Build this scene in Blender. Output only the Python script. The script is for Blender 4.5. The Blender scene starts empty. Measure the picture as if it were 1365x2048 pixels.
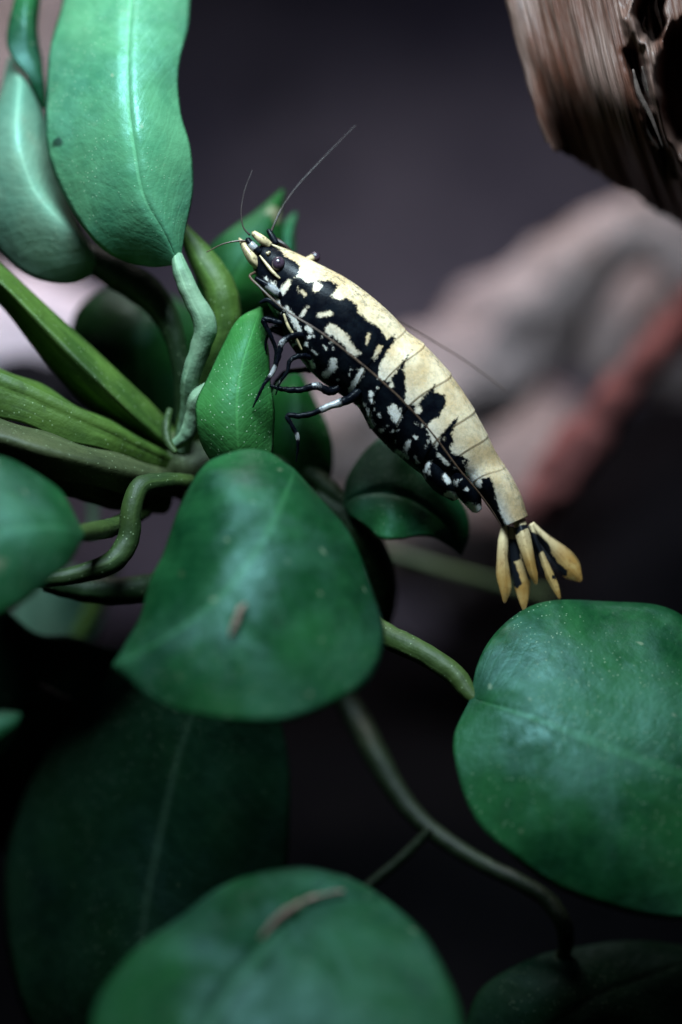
import bpy, math, random
import numpy as np
from mathutils import Vector, noise as mnoise

# ------------------------------------------------------------------ camera, light, exposure
# 1 Blender unit = 1 cm (a macro view of an aquarium, the frame is about 3.6 x 5.4 cm)
scene = bpy.context.scene
scene.unit_settings.system = 'METRIC'
scene.unit_settings.scale_length = 0.01
COL = scene.collection
CAM_D = 15.0
FRAME_H = 5.4
cam_data = bpy.data.cameras.new('camera')
cam = bpy.data.objects.new('camera', cam_data)
COL.objects.link(cam)
cam.location = (0, -CAM_D, 0)
cam.rotation_euler = (math.radians(90), 0, 0)
cam_data.sensor_fit = 'VERTICAL'
cam_data.sensor_height = 36
cam_data.sensor_width = 24
cam_data.lens = 36 * CAM_D / FRAME_H
cam_data.clip_start = 0.1
cam_data.clip_end = 200
cam_data.dof.use_dof = True
cam_data.dof.focus_distance = CAM_D - 0.12
cam_data.dof.aperture_fstop = 0.125
scene.camera = cam

world = bpy.data.worlds.new('World')
scene.world = world
world.use_nodes = True
world.node_tree.nodes['Background'].inputs[0].default_value = (0.55, 0.6, 0.9, 1)
world.node_tree.nodes['Background'].inputs[1].default_value = 0.03

def area_lamp(name, loc, target, size, power, color):
    ld = bpy.data.lights.new(name, 'AREA')
    ld.shape = 'RECTANGLE'
    ld.size, ld.size_y = size
    ld.energy = power
    ld.color = color
    o = bpy.data.objects.new(name, ld)
    COL.objects.link(o)
    o.location = loc
    o.rotation_euler = (Vector(target) - Vector(loc)).to_track_quat('-Z', 'Y').to_euler()
    return o
# the aquarium's LED lamp over the tank, a little in front of the plant
area_lamp('aquarium_lamp', (-0.9, -4.4, 7.4), (-0.2, 1.2, 1.6), (4.0, 2.6), 690, (0.66, 0.88, 1.0)).data.spread = math.radians(88)
area_lamp('background_fill_lamp', (-2.2, 4.2, 12.0), (0.6, 7.0, 1.5), (5, 2.5), 570, (1.0, 0.91, 0.92)).data.spread = math.radians(95)  # added fill lamp, brightens the stones and branches behind

vs = scene.view_settings
vs.view_transform = 'Standard'
vs.look = 'None'
vs.exposure = 0.0
vs.gamma = 1.0
scene.render.engine = 'CYCLES'
scene.cycles.use_denoising = True
try:
    scene.cycles.denoiser = 'OPENIMAGEDENOISE'
except Exception:
    pass
scene.cycles.max_bounces = 6
scene.cycles.caustics_reflective = False
scene.cycles.caustics_refractive = False
scene.cycles.sample_clamp_indirect = 4

# ------------------------------------------------------------------ helpers
PXU = 2048 / FRAME_H
def P(px, py, y=0.0):
    s = (CAM_D + y) / CAM_D / PXU
    return np.array([(px - 682.5) * s, y, (1024 - py) * s])
def PP(pts, dy=0.0):
    return np.array([P(p[0], p[1], (p[2] if len(p) > 2 else 0.0) + dy) for p in pts])
def unP(v):
    s = (CAM_D + v[..., 1]) / CAM_D / PXU
    return np.stack([v[..., 0] / s + 682.5, 1024 - v[..., 2] / s], -1)

def spline(pts, n, ts=None):
    """Catmull-Rom with chord-length knots through the points; n samples."""
    pts = np.asarray(pts, float)
    if len(pts) < 2:
        return np.repeat(pts, n, 0)
    d = np.linalg.norm(np.diff(pts[:, :3], axis=0), axis=1) + 1e-6
    if ts is None:
        t = np.concatenate([[0], np.cumsum(d)])
        t = t / t[-1]
    else:
        t = np.asarray(ts, float)
    m = np.zeros_like(pts)
    for i in range(len(pts)):
        if i == 0:
            m[i] = (pts[1] - pts[0]) / (t[1] - t[0])
        elif i == len(pts) - 1:
            m[i] = (pts[-1] - pts[-2]) / (t[-1] - t[-2])
        else:
            a = (pts[i] - pts[i-1]) / (t[i] - t[i-1])
            b = (pts[i+1] - pts[i]) / (t[i+1] - t[i])
            wa, wb = (t[i+1] - t[i]), (t[i] - t[i-1])
            m[i] = (a * wa + b * wb) / (wa + wb)
    x = np.linspace(0, 1, n) if np.isscalar(n) else np.asarray(n)
    k = np.clip(np.searchsorted(t, x, side='right') - 1, 0, len(t) - 2)
    h = t[k+1] - t[k]
    s = ((x - t[k]) / h)[:, None]
    h = h[:, None]
    return ((2*s**3 - 3*s**2 + 1) * pts[k] + (s**3 - 2*s**2 + s) * h * m[k]
            + (-2*s**3 + 3*s**2) * pts[k+1] + (s**3 - s**2) * h * m[k+1])

def link(name, verts, faces, mat, parent=None, origin=None, smooth=True, uv=None, attrs=None):
    """ONE mesh object; vertices are in world space, stored relative to its thing's base."""
    org = np.array(origin if origin is not None else (0, 0, 0), float)
    me = bpy.data.meshes.new(name)
    me.from_pydata((np.asarray(verts) - org).tolist(), [], faces)
    if smooth:
        me.polygons.foreach_set('use_smooth', [True] * len(me.polygons))
    if uv is not None:
        lay = me.uv_layers.new(name='UVMap')
        idx = np.zeros(len(me.loops), int)
        me.loops.foreach_get('vertex_index', idx)
        lay.data.foreach_set('uv', np.asarray(uv)[idx].ravel().tolist())
    for k, a in (attrs or {}).items():
        at = me.attributes.new(k, 'FLOAT', 'POINT')
        at.data.foreach_set('value', np.asarray(a, float).tolist())
    me.materials.append(mat)
    me.update()
    o = bpy.data.objects.new(name, me)
    COL.objects.link(o)
    if parent is not None:
        o.parent = parent
    else:
        o.location = org.tolist()
    return o

def grid_faces(n, m, wrap=False):
    f = []
    mm = m if wrap else m - 1
    for i in range(n - 1):
        for j in range(mm):
            a = i * m + j
            b = i * m + (j + 1) % m
            f.append((a, b, b + m, a + m))
    return f

def tube_data(pts, radii, n=60, sides=14, flat=1.0, attr=None, wob=0.0, seed=0):
    """swept tube through 3D points, radius per control point, rounded ends"""
    pts = np.asarray(pts, float)
    radii = np.asarray(radii if np.ndim(radii) else [radii] * len(pts), float)
    A = np.asarray(attr if attr is not None else [0] * len(pts), float)
    dat = spline(np.column_stack([pts, radii, A]), n)
    c, r, at = dat[:, :3], np.maximum(dat[:, 3], 1e-4), dat[:, 4]
    tan = np.gradient(c, axis=0)
    tan /= np.linalg.norm(tan, axis=1)[:, None] + 1e-12
    up = np.array([0, 1.0, 0])
    if abs(tan[0] @ up) > .9:
        up = np.array([0, 0, 1.0])
    nrm = np.cross(tan[0], up); nrm /= np.linalg.norm(nrm)
    V, AT = [], []
    for i in range(n):
        nrm = nrm - (nrm @ tan[i]) * tan[i]
        nrm /= np.linalg.norm(nrm)
        bi = np.cross(tan[i], nrm)
        for j in range(sides):
            a = 2 * math.pi * j / sides
            rr = r[i]
            p = c[i] + rr * (math.cos(a) * nrm + flat * math.sin(a) * bi)
            if wob:
                p = p + wob * rr * np.array(mnoise.noise_vector(Vector(p * (1.2 / max(r.max(), 1e-3)) + seed)))
            V.append(p); AT.append(at[i])
    F = grid_faces(n, sides, True)
    for end, i, sgn in ((0, 0, -1), (1, n - 1, 1)):
        k = len(V)
        V.append(c[i] + sgn * tan[i] * r[i] * .6); AT.append(at[i])
        for j in range(sides):
            a, b = i * sides + j, i * sides + (j + 1) % sides
            F.append((a, b, k) if end else (b, a, k))
    return np.array(V), F, np.array(AT)
def tube_uv(n, sides):
    uv = [(abs(2 * j / sides - 1), i / n) for i in range(n) for j in range(sides)]
    return np.array(uv + [(0, 0), (0, 1)])

def tube(name, pts, radii, mat, parent=None, origin=None, **kw):
    V, F, AT = tube_data(PP(pts), radii, **kw)
    return link(name, V, F, mat, parent, origin, uv=tube_uv(kw.get('n', 60), kw.get('sides', 14)), attrs={'dark': AT})

def blade(name, L, M, R, mat, parent=None, origin=None, n=64, m=33, bulge=0.12, crease=0.012,
          wave=0.015, thick=0.022, seed=0, field=None, nfreq=1.6, namp=0.02, soft=0.35):
    """a leaf: left edge, midrib and right edge as curves of (px, py, depth); lofted, bulged, undulated and given thickness"""
    Lc, Mc, Rc = (spline(PP(q), n) for q in (L, M, R))
    tan = np.gradient(Mc, axis=0)
    nor = np.cross(Rc - Lc, tan)
    ln = np.linalg.norm(nor, axis=1)[:, None]
    nor = np.where(ln > 1e-5, nor / (ln + 1e-9), np.array([0, -1.0, 0]))
    nor[nor[:, 1] > 0] *= -1
    k = np.ones(7) / 7
    nor = np.column_stack([np.convolve(np.pad(nor[:, c], 3, 'edge'), k, 'valid') for c in range(3)])
    nor /= np.linalg.norm(nor, axis=1)[:, None] + 1e-9
    wid = np.linalg.norm(Lc - Mc, axis=1) + np.linalg.norm(Rc - Mc, axis=1)
    wid = np.clip(wid / (wid.max() + 1e-9), 0, 1)
    u = np.linspace(-1, 1, m)
    V = np.zeros((n, m, 3)); UV = np.zeros((n, m, 2))
    for i in range(n):
        for j in range(m):
            a = abs(u[j])
            E = Lc[i] if u[j] < 0 else Rc[i]
            p = Mc[i] * (1 - a) + E * a
            uu = u[j]
            p = p * (1 - soft) + soft * (Mc[i] * (1 - uu * uu) + Lc[i] * uu * (uu - 1) / 2 + Rc[i] * uu * (uu + 1) / 2)
            d = bulge * wid[i] * (1 - a * a) - crease * wid[i] * math.exp(-(a / .07) ** 2)
            d += wave * wid[i] * a * a * math.sin(i * .35 + (2.1 if u[j] < 0 else 0.4) + seed)
            d += namp * wid[i] * mnoise.noise(Vector(p * nfreq + seed * 3.7))
            V[i, j] = p + nor[i] * d
            UV[i, j] = ((u[j] + 1) / 2, i / (n - 1))
    V = V.reshape(-1, 3)
    at = {}
    if field is not None:
        at['dark'] = field(unP(V))
    o = link(name, V, [f[::-1] for f in grid_faces(n, m)], mat, parent, origin, uv=UV.reshape(-1, 2), attrs=at)
    md = o.modifiers.new('thickness', 'SOLIDIFY')
    md.thickness = thick
    md.offset = 0
    md.use_even_offset = False
    return o

def thing(name, loc, label, cat, group=None):
    o = bpy.data.objects.new(name, None)
    COL.objects.link(o)
    o.location = loc
    o.empty_display_size = 0.2
    tag(o, label, cat, group)
    return o
def tag(o, label, cat, group=None):
    o['label'] = label; o['category'] = cat
    if group: o['group'] = group
    return o

# ------------------------------------------------------------------ node helpers
class NT:
    def __init__(self, name):
        self.mat = bpy.data.materials.new(name)
        self.mat.use_nodes = True
        self.t = self.mat.node_tree
        self.bsdf = self.t.nodes['Principled BSDF']
        self.out = self.t.nodes['Material Output']
    def n(self, typ, **kw):
        nd = self.t.nodes.new(typ)
        for k, v in kw.items():
            setattr(nd, k, v)
        return nd
    def l(self, a, b):
        self.t.links.new(a, b)
    def noise(self, vec, scale, detail=4, rough=.55, dist=0.0):
        nd = self.n('ShaderNodeTexNoise')
        nd.inputs['Scale'].default_value = scale
        nd.inputs['Detail'].default_value = detail
        nd.inputs['Roughness'].default_value = rough
        nd.inputs['Distortion'].default_value = dist
        self.l(vec, nd.inputs['Vector'])
        return nd.outputs['Fac']
    def ramp(self, fac, a, b, lo=0.0, hi=1.0):
        nd = self.n('ShaderNodeMapRange')
        nd.interpolation_type = 'SMOOTHSTEP'
        nd.inputs[1].default_value = a; nd.inputs[2].default_value = b
        nd.inputs[3].default_value = lo; nd.inputs[4].default_value = hi
        self.l(fac, nd.inputs[0])
        return nd.outputs[0]
    def math(self, op, a, b=None):
        nd = self.n('ShaderNodeMath', operation=op)
        for i, v in enumerate((a, b)):
            if v is None: continue
            if isinstance(v, (int, float)): nd.inputs[i].default_value = v
            else: self.l(v, nd.inputs[i])
        return nd.outputs[0]
    def mix(self, fac, a, b, blend='MIX'):
        nd = self.n('ShaderNodeMix', data_type='RGBA', blend_type=blend)
        for i, v in ((0, fac), (6, a), (7, b)):
            if isinstance(v, (int, float)): nd.inputs[i].default_value = v
            elif isinstance(v, tuple): nd.inputs[i].default_value = (*v, 1)
            else: self.l(v, nd.inputs[i])
        return nd.outputs[2]
    def coord(self):
        return self.n('ShaderNodeTexCoord').outputs['Object']
    def scaled(self, vec, s):
        nd = self.n('ShaderNodeMapping')
        nd.inputs['Scale'].default_value = s
        self.l(vec, nd.inputs['Vector'])
        return nd.outputs[0]
    def bump(self, h, strength, dist):
        nd = self.n('ShaderNodeBump')
        nd.inputs['Strength'].default_value = strength
        nd.inputs['Distance'].default_value = dist
        self.l(h, nd.inputs['Height'])
        self.l(nd.outputs[0], self.bsdf.inputs['Normal'])
        return nd.outputs[0]

def leaf_material(name, c1, c2, rough=.38, speck=1.0, film=0.25, trans=.12, spec=.5, fleck=1.0):
    m = NT(name)
    co = m.coord()
    uv = m.n('ShaderNodeUVMap').outputs[0]
    sep = m.n('ShaderNodeSeparateXYZ'); m.l(uv, sep.inputs[0])
    au = m.math('ABSOLUTE', m.math('MULTIPLY_ADD', sep.outputs[0], 2.0))  # placeholder, fixed below
    node = au.node.inputs[0].links[0].from_node
    node.inputs[2].default_value = -1.0
    # mottled greens; the patch contrast also stands in for dappled light
    col = m.mix(m.ramp(m.noise(co, 1.25, 5, .6, .5), .36, .64), c1, c2)
    fine = m.noise(co, 9, 5, .6)
    col = m.mix(m.ramp(fine, .35, .75, 0, .14), col, tuple(min(1, x * 1.7 + .004) for x in c2))
    # fine lateral veins running from the midrib to the rim
    vv = m.math('SUBTRACT', m.math('MULTIPLY', sep.outputs[1], 150.0), m.math('MULTIPLY', au, 30.0))
    wob = m.math('MULTIPLY', m.noise(co, 3, 2), 14.0)
    vein = m.math('SINE', m.math('ADD', vv, wob))
    vein_m = m.ramp(vein, .55, 1.0)
    col = m.mix(m.math('MULTIPLY', vein_m, .05), col, tuple(min(1, x * 1.9 + .01) for x in c2))
    # paler midrib
    mid = m.ramp(au, .012, .05, 1.0, 0.0)
    col = m.mix(m.math('MULTIPLY', mid, .3), col, tuple(min(1, x * 2 + .02) for x in c2))
    # brownish algae film in patches
    fl = m.ramp(m.noise(co, 2.6, 6, .65), .56, .75, 0, film)
    col = m.mix(fl, col, (.13, .12, .075))
    # white-green algae dust: tiny dots
    vo = m.n('ShaderNodeTexVoronoi'); vo.inputs['Scale'].default_value = 46
    m.l(co, vo.inputs['Vector'])
    seprgb = m.n('ShaderNodeSeparateColor'); m.l(vo.outputs['Color'], seprgb.inputs[0])
    dot = m.math('MULTIPLY', m.ramp(vo.outputs['Distance'], .08, .24, 1, 0), m.ramp(seprgb.outputs[0], .45, .55))
    dot = m.math('MULTIPLY', dot, m.ramp(m.noise(co, 1.3, 2), .42, .62))
    col = m.mix(m.math('MULTIPLY', dot, .75 * speck), col, (.42, .55, .36))
    # tan flecks and dark pits, sparse and irregular
    wco = m.n('ShaderNodeMix', data_type='VECTOR'); wco.inputs[0].default_value = .12
    nzv = m.n('ShaderNodeTexNoise'); nzv.inputs['Scale'].default_value = 7; m.l(co, nzv.inputs['Vector'])
    m.l(co, wco.inputs[4]); m.l(nzv.outputs['Color'], wco.inputs[5])
    for sc, lo, hi, cc, amt in ((3.4, .84, .9, (.20, .17, .10), .75), (4.3, .86, .92, (.006, .012, .006), .85), (9.0, .80, .86, (.16, .20, .12), .6)):
        v2 = m.n('ShaderNodeTexVoronoi'); v2.inputs['Scale'].default_value = sc
        m.l(wco.outputs[1], v2.inputs['Vector'])
        s2 = m.n('ShaderNodeSeparateColor'); m.l(v2.outputs['Color'], s2.inputs[0])
        fk = m.math('MULTIPLY', m.ramp(v2.outputs['Distance'], .06, .17, amt * fleck, 0), m.ramp(s2.outputs[1], lo, hi))
        col = m.mix(fk, col, cc)
    m.l(col, m.bsdf.inputs['Base Color'])
    m.bsdf.inputs['Specular Tint'].default_value = (.50, .95, .92, 1)   # puts the lamp's teal sheen into the leaf gloss
    sheen_patch = m.noise(co, 1.5, 5, .62, .6)
    m.l(m.ramp(m.math('ADD', m.math('MULTIPLY', m.noise(co, 6, 5, .65), .5), m.math('MULTIPLY', sheen_patch, .5)), .36, .64, rough - .12, rough + .16), m.bsdf.inputs['Roughness'])
    m.l(m.ramp(sheen_patch, .38, .64, spec * .15, spec * 1.6), m.bsdf.inputs['Specular IOR Level'])  # gloss set in patches to imitate uneven light on the leaves
    h = m.math('ADD', m.math('MULTIPLY', m.noise(co, 8, 5, .6), 1.3), m.math('ADD', m.math('MULTIPLY', vein_m, -.05), m.math('MULTIPLY', dot, .5)))
    m.bump(h, .3, .03)
    tr = m.n('ShaderNodeBsdfTranslucent'); m.l(col, tr.inputs[0])
    mx = m.n('ShaderNodeMixShader'); mx.inputs[0].default_value = trans
    m.l(m.bsdf.outputs[0], mx.inputs[1]); m.l(tr.outputs[0], mx.inputs[2]); m.l(mx.outputs[0], m.out.inputs[0])
    return m.mat

def stem_material(name, c1, c2, rough=.58):
    m = NT(name)
    m.bsdf.inputs['Specular IOR Level'].default_value = .3
    co = m.coord()
    uv = m.n('ShaderNodeUVMap').outputs[0]
    st = m.noise(m.scaled(uv, (4, 1.2, 1)), 1.0, 4, .6, .3)
    col = m.mix(m.ramp(m.noise(co, 2.2, 4), .35, .65), c1, c2)
    col = m.mix(m.ramp(st, .48, .7, 0, .6), col, tuple(x * 1.8 + .01 for x in c2))
    col = m.mix(m.ramp(st, .46, .3, 0, .6), col, tuple(x * .45 for x in c1))
    col = m.mix(m.ramp(m.noise(co, 12, 5, .7), .5, .75, 0, .5), col, tuple(x * .5 for x in c1))
    vo = m.n('ShaderNodeTexVoronoi'); vo.inputs['Scale'].default_value = 30
    m.l(co, vo.inputs['Vector'])
    dot = m.ramp(vo.outputs['Distance'], .07, .17, .35, 0)
    col = m.mix(dot, col, (.35, .45, .25))
    m.l(col, m.bsdf.inputs['Base Color'])
    m.bsdf.inputs['Roughness'].default_value = rough
    m.bump(m.math('ADD', m.noise(co, 10, 4), m.math('MULTIPLY', st, .4)), .35, .03)
    return m.mat

M = {}
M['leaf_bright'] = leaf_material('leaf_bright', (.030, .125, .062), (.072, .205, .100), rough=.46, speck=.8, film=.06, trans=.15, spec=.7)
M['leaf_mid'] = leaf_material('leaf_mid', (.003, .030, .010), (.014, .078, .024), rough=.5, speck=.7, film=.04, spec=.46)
M['leaf_fresh'] = leaf_material('leaf_fresh', (.020, .11, .022), (.036, .155, .034), rough=.55, speck=1.3, film=.08, trans=.2, spec=.3)
M['leaf_dusty'] = leaf_material('leaf_dusty', (.075, .175, .115), (.14, .24, .16), rough=.55, speck=1.3, film=.4, spec=.4)
M['leaf_dark'] = leaf_material('leaf_dark', (.005, .034, .007), (.012, .060, .012), rough=.52, speck=.5, film=.03, trans=.1, spec=.2)
M['leaf_shade'] = leaf_material('leaf_shade', (.002, .010, .005), (.005, .019, .008), rough=.55, speck=.3, film=.02, trans=.05, spec=.08, fleck=.2)  # near-black green: the shade on the low leaves is in the colour
M['stem'] = stem_material('stem', (.020, .050, .006), (.050, .095, .013))
M['stem_olive'] = stem_material('stem_olive', (.015, .034, .007), (.036, .062, .012))
M['stem_shade'] = stem_material('stem_shade', (.004, .010, .002), (.008, .018, .004))  # green darkened so the shadow over the low stems is in the colour
M['stem_pale'] = stem_material('stem_pale', (.10, .19, .11), (.17, .26, .16))
M['stem_dark'] = stem_material('stem_dark', (.007, .022, .005), (.014, .036, .009))
M['stem_brown'] = stem_material('stem_brown', (.025, .034, .012), (.05, .06, .022))
M['rhizome'] = stem_material('rhizome', (.03, .05, .018), (.06, .075, .03))

def rock_material(name, c1, c2, c3, sc=1.0, rough=.75, spec=.08):
    m = NT(name)
    m.bsdf.inputs['Specular IOR Level'].default_value = spec
    co = m.coord()
    col = m.mix(m.ramp(m.noise(co, .5 * sc, 6, .6), .35, .65), c1, c2)
    col = m.mix(m.ramp(m.noise(co, 1.7 * sc, 6, .65), .52, .68, 0, .85), col, c3)
    m.l(col, m.bsdf.inputs['Base Color'])
    m.bsdf.inputs['Roughness'].default_value = rough
    m.bump(m.noise(co, 3 * sc, 8, .65), .8, .3)
    return m.mat
M['stone'] = rock_material('stone', (.36, .265, .25), (.27, .20, .20), (.13, .082, .065))
M['stone_pink'] = rock_material('stone_pink', (.68, .53, .57), (.60, .48, .53), (.42, .32, .35))
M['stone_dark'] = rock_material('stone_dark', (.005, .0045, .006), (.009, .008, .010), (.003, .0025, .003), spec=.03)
M['red_wood'] = rock_material('red_wood', (.25, .082, .075), (.33, .115, .105), (.08, .03, .03), 2.0)
M['wall'] = rock_material('wall', (.23, .19, .235), (.095, .08, .12), (.045, .038, .056), .5, .8)
M['soil'] = rock_material('soil', (.0025, .0022, .003), (.004, .0035, .0042), (.0015, .0013, .0015), 3, spec=.03)

# ------------------------------------------------------------------ the setting: back wall and soil
def sheet(name, w, x0, x1, a0, a1, nx, na, fn, mat):
    xs, zs = np.linspace(x0, x1, nx), np.linspace(a0, a1, na)
    V = np.array([fn(x, a) for x in xs for a in zs])
    o = link(name, V, grid_faces(nx, na), mat)
    o['kind'] = 'structure'
    return o
sheet('back_wall', 0, -30, 30, -9, 30, 40, 40,
      lambda x, a: (x, 17 + .5 * mnoise.noise(Vector((x * .3, a * .3, 2))), a), M['wall'])
sheet('soil', 0, -30, 30, -14, 19, 120, 90,
      lambda x, a: (x, a, -5.0 + 3.4 / (1 + math.exp(-(a - 5.5) * .9)) + max(0, a - 8) * .05 + .22 * mnoise.noise(Vector((x * .9, a * .9, 5))) + .1 * mnoise.noise(Vector((x * 3, a * 3, 1)))), M['soil'])

# ------------------------------------------------------------------ blurred stones and branches behind
def boulder(name, px, py, y, rx, ry, rz, mat, label, seed, amp=.22, rot=0.0):
    c = P(px, py, y)
    n, m = 40, 64
    V = []
    for i in range(n):
        th = math.pi * (i + .5) / n
        for j in range(m):
            ph = 2 * math.pi * j / m
            d = np.array([math.sin(th) * math.cos(ph), math.sin(th) * math.sin(ph), math.cos(th)])
            k = 1 + amp * mnoise.noise(Vector(d * 1.3 + seed)) + amp * .5 * mnoise.noise(Vector(d * 3 + seed))
            v = d * np.array([rx, ry, rz]) * k
            cr, sr = math.cos(rot), math.sin(rot)
            v = np.array([v[0] * cr - v[2] * sr, v[1], v[0] * sr + v[2] * cr])
            V.append(c + v)
    F = grid_faces(n, m, True)
    V += [c + (V[0] - c) * 0 + np.mean(np.array(V[:m]) - c, 0), c + np.mean(np.array(V[-m:]) - c, 0)]
    for j in range(m):
        F.append((j, len(V) - 2, (j + 1) % m)[::-1])
        F.append(((n - 1) * m + j, (n - 1) * m + (j + 1) % m, len(V) - 1))
    base = c - np.array([0, 0, rz])
    return tag(link(name, np.array(V), F, mat, origin=base), label, 'stone')

boulder('boulder', -20, 150, 7.0, 1.0, .7, 1.6, M['stone'], 'tall mauve boulder blurred behind the left edge leaves', 3.0, .15)
boulder('boulder', 40, 720, 5.6, .85, .8, .62, M['stone_pink'], 'pale pink boulder shining between the left edge stems', 5.0, .12)
boulder('boulder', 960, 1010, 9.0, 1.35, 1.2, 1.0, M['stone'], 'blurred mauve boulder low behind the striped shrimp and its tail', 8.0, .2)
boulder('boulder', 1370, 1200, 7.6, 1.25, 1.0, 1.55, M['stone_dark'], 'dark blurred mass added behind the big right leaf to blacken the background', 12.0, .2)  # near-black mass added to keep the view below the red branch dark
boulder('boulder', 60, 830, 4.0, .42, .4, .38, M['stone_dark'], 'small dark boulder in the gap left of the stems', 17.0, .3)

def branch(name, pts, radii, mat, label, **kw):
    base = PP([pts[0]])[0]
    V, F, AT = tube_data(PP(pts), radii, **kw)
    return tag(link(name, V, F, mat, origin=base), label, 'branch')
branch('branch', [(1560, 560, 5), (1390, 480, 5), (1260, 455, 5), (1140, 540, 5), (1050, 650, 5.2), (930, 740, 5.4), (780, 830, 5.6), (600, 900, 5.8), (420, 960, 6)],
       [.42, .34, .24, .32, .42, .44, .44, .4, .35], M['stone'], 'pale mauve blurred branch running down behind the shrimp back', n=90, sides=28, wob=.35, seed=4)
branch('branch', [(1480, 760, 8.2), (1360, 680, 8.0), (1240, 640, 7.8), (1160, 690, 7.8)],
       [.5, .5, .5, .35], M['stone'], 'brownish mauve blurred branch stub under the arching pale branch', n=50, sides=24, wob=.4, seed=9)
branch('branch', [(1480, 520, 3.8), (1365, 650, 3.7), (1260, 760, 3.6), (1165, 880, 3.6), (1105, 960, 3.6), (1065, 1030, 3.7)],
       [.15, .135, .115, .15, .16, .09], M['red_wood'], 'thin red brown blurred branch slanting down towards the shrimp tail', n=70, sides=20, wob=.4, seed=14)

# ------------------------------------------------------------------ driftwood at the upper right
def wood_material():
    m = NT('driftwood')
    uv = m.n('ShaderNodeUVMap').outputs[0]
    wv = m.n('ShaderNodeMix', data_type='VECTOR'); wv.inputs[0].default_value = .035
    wn = m.n('ShaderNodeTexNoise'); wn.inputs['Scale'].default_value = 5; m.l(uv, wn.inputs['Vector'])
    m.l(uv, wv.inputs[4]); m.l(wn.outputs['Color'], wv.inputs[5])
    g = m.scaled(wv.outputs[1], (60, 3.0, 1))
    g2 = m.scaled(wv.outputs[1], (150, 5, 1))
    a = m.noise(g, 1.0, 5, .6, .4)
    b = m.noise(g2, 1.0, 4, .6, .2)
    c = m.noise(m.scaled(uv, (6, 2.5, 1)), 1.0, 5, .6)
    col = m.mix(m.ramp(c, .38, .62), (.080, .026, .014), (.14, .08, .062))
    col = m.mix(m.ramp(a, .52, .75, 0, .5), col, (.24, .155, .12))
    col = m.mix(m.ramp(b, .5, .3, 0, .7), col, (.035, .020, .016))
    m.l(col, m.bsdf.inputs['Base Color'])
    m.bsdf.inputs['Roughness'].default_value = .5
    m.bump(m.math('ADD', a, m.math('MULTIPLY', b, .6)), .6, .03)
    return m.mat
M['wood'] = wood_material()
M['fibre'] = stem_material('fibre', (.05, .03, .024), (.10, .07, .058), .8)
def in_soft(px, poly, soft):
    return 1 / (1 + np.exp(-sdf_poly(px, poly) / soft))
def sdf_poly(p, poly):
    """signed distance in pixels, positive inside"""
    poly = np.asarray(poly, float)
    d = np.full(len(p), 1e9); ins = np.zeros(len(p), bool)
    for a, b in zip(poly, np.roll(poly, -1, 0)):
        e = b - a; w = p - a
        t = np.clip((w @ e) / (e @ e + 1e-9), 0, 1)[:, None]
        d = np.minimum(d, np.linalg.norm(w - e * t, axis=1))
        c = ((a[1] > p[:, 1]) != (b[1] > p[:, 1])) & (p[:, 0] < (b[0] - a[0]) * (p[:, 1] - a[1]) / (b[1] - a[1] + 1e-12) + a[0])
        ins ^= c
    return np.where(ins, d, -d)
def sdf_line(p, pts, w):
    pts = np.asarray(pts, float)
    d = np.full(len(p), 1e9)
    for a, b in zip(pts[:-1], pts[1:]):
        e = b - a; q = p - a
        t = np.clip((q @ e) / (e @ e + 1e-9), 0, 1)[:, None]
        d = np.minimum(d, np.linalg.norm(q - e * t, axis=1))
    return w - d

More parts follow.
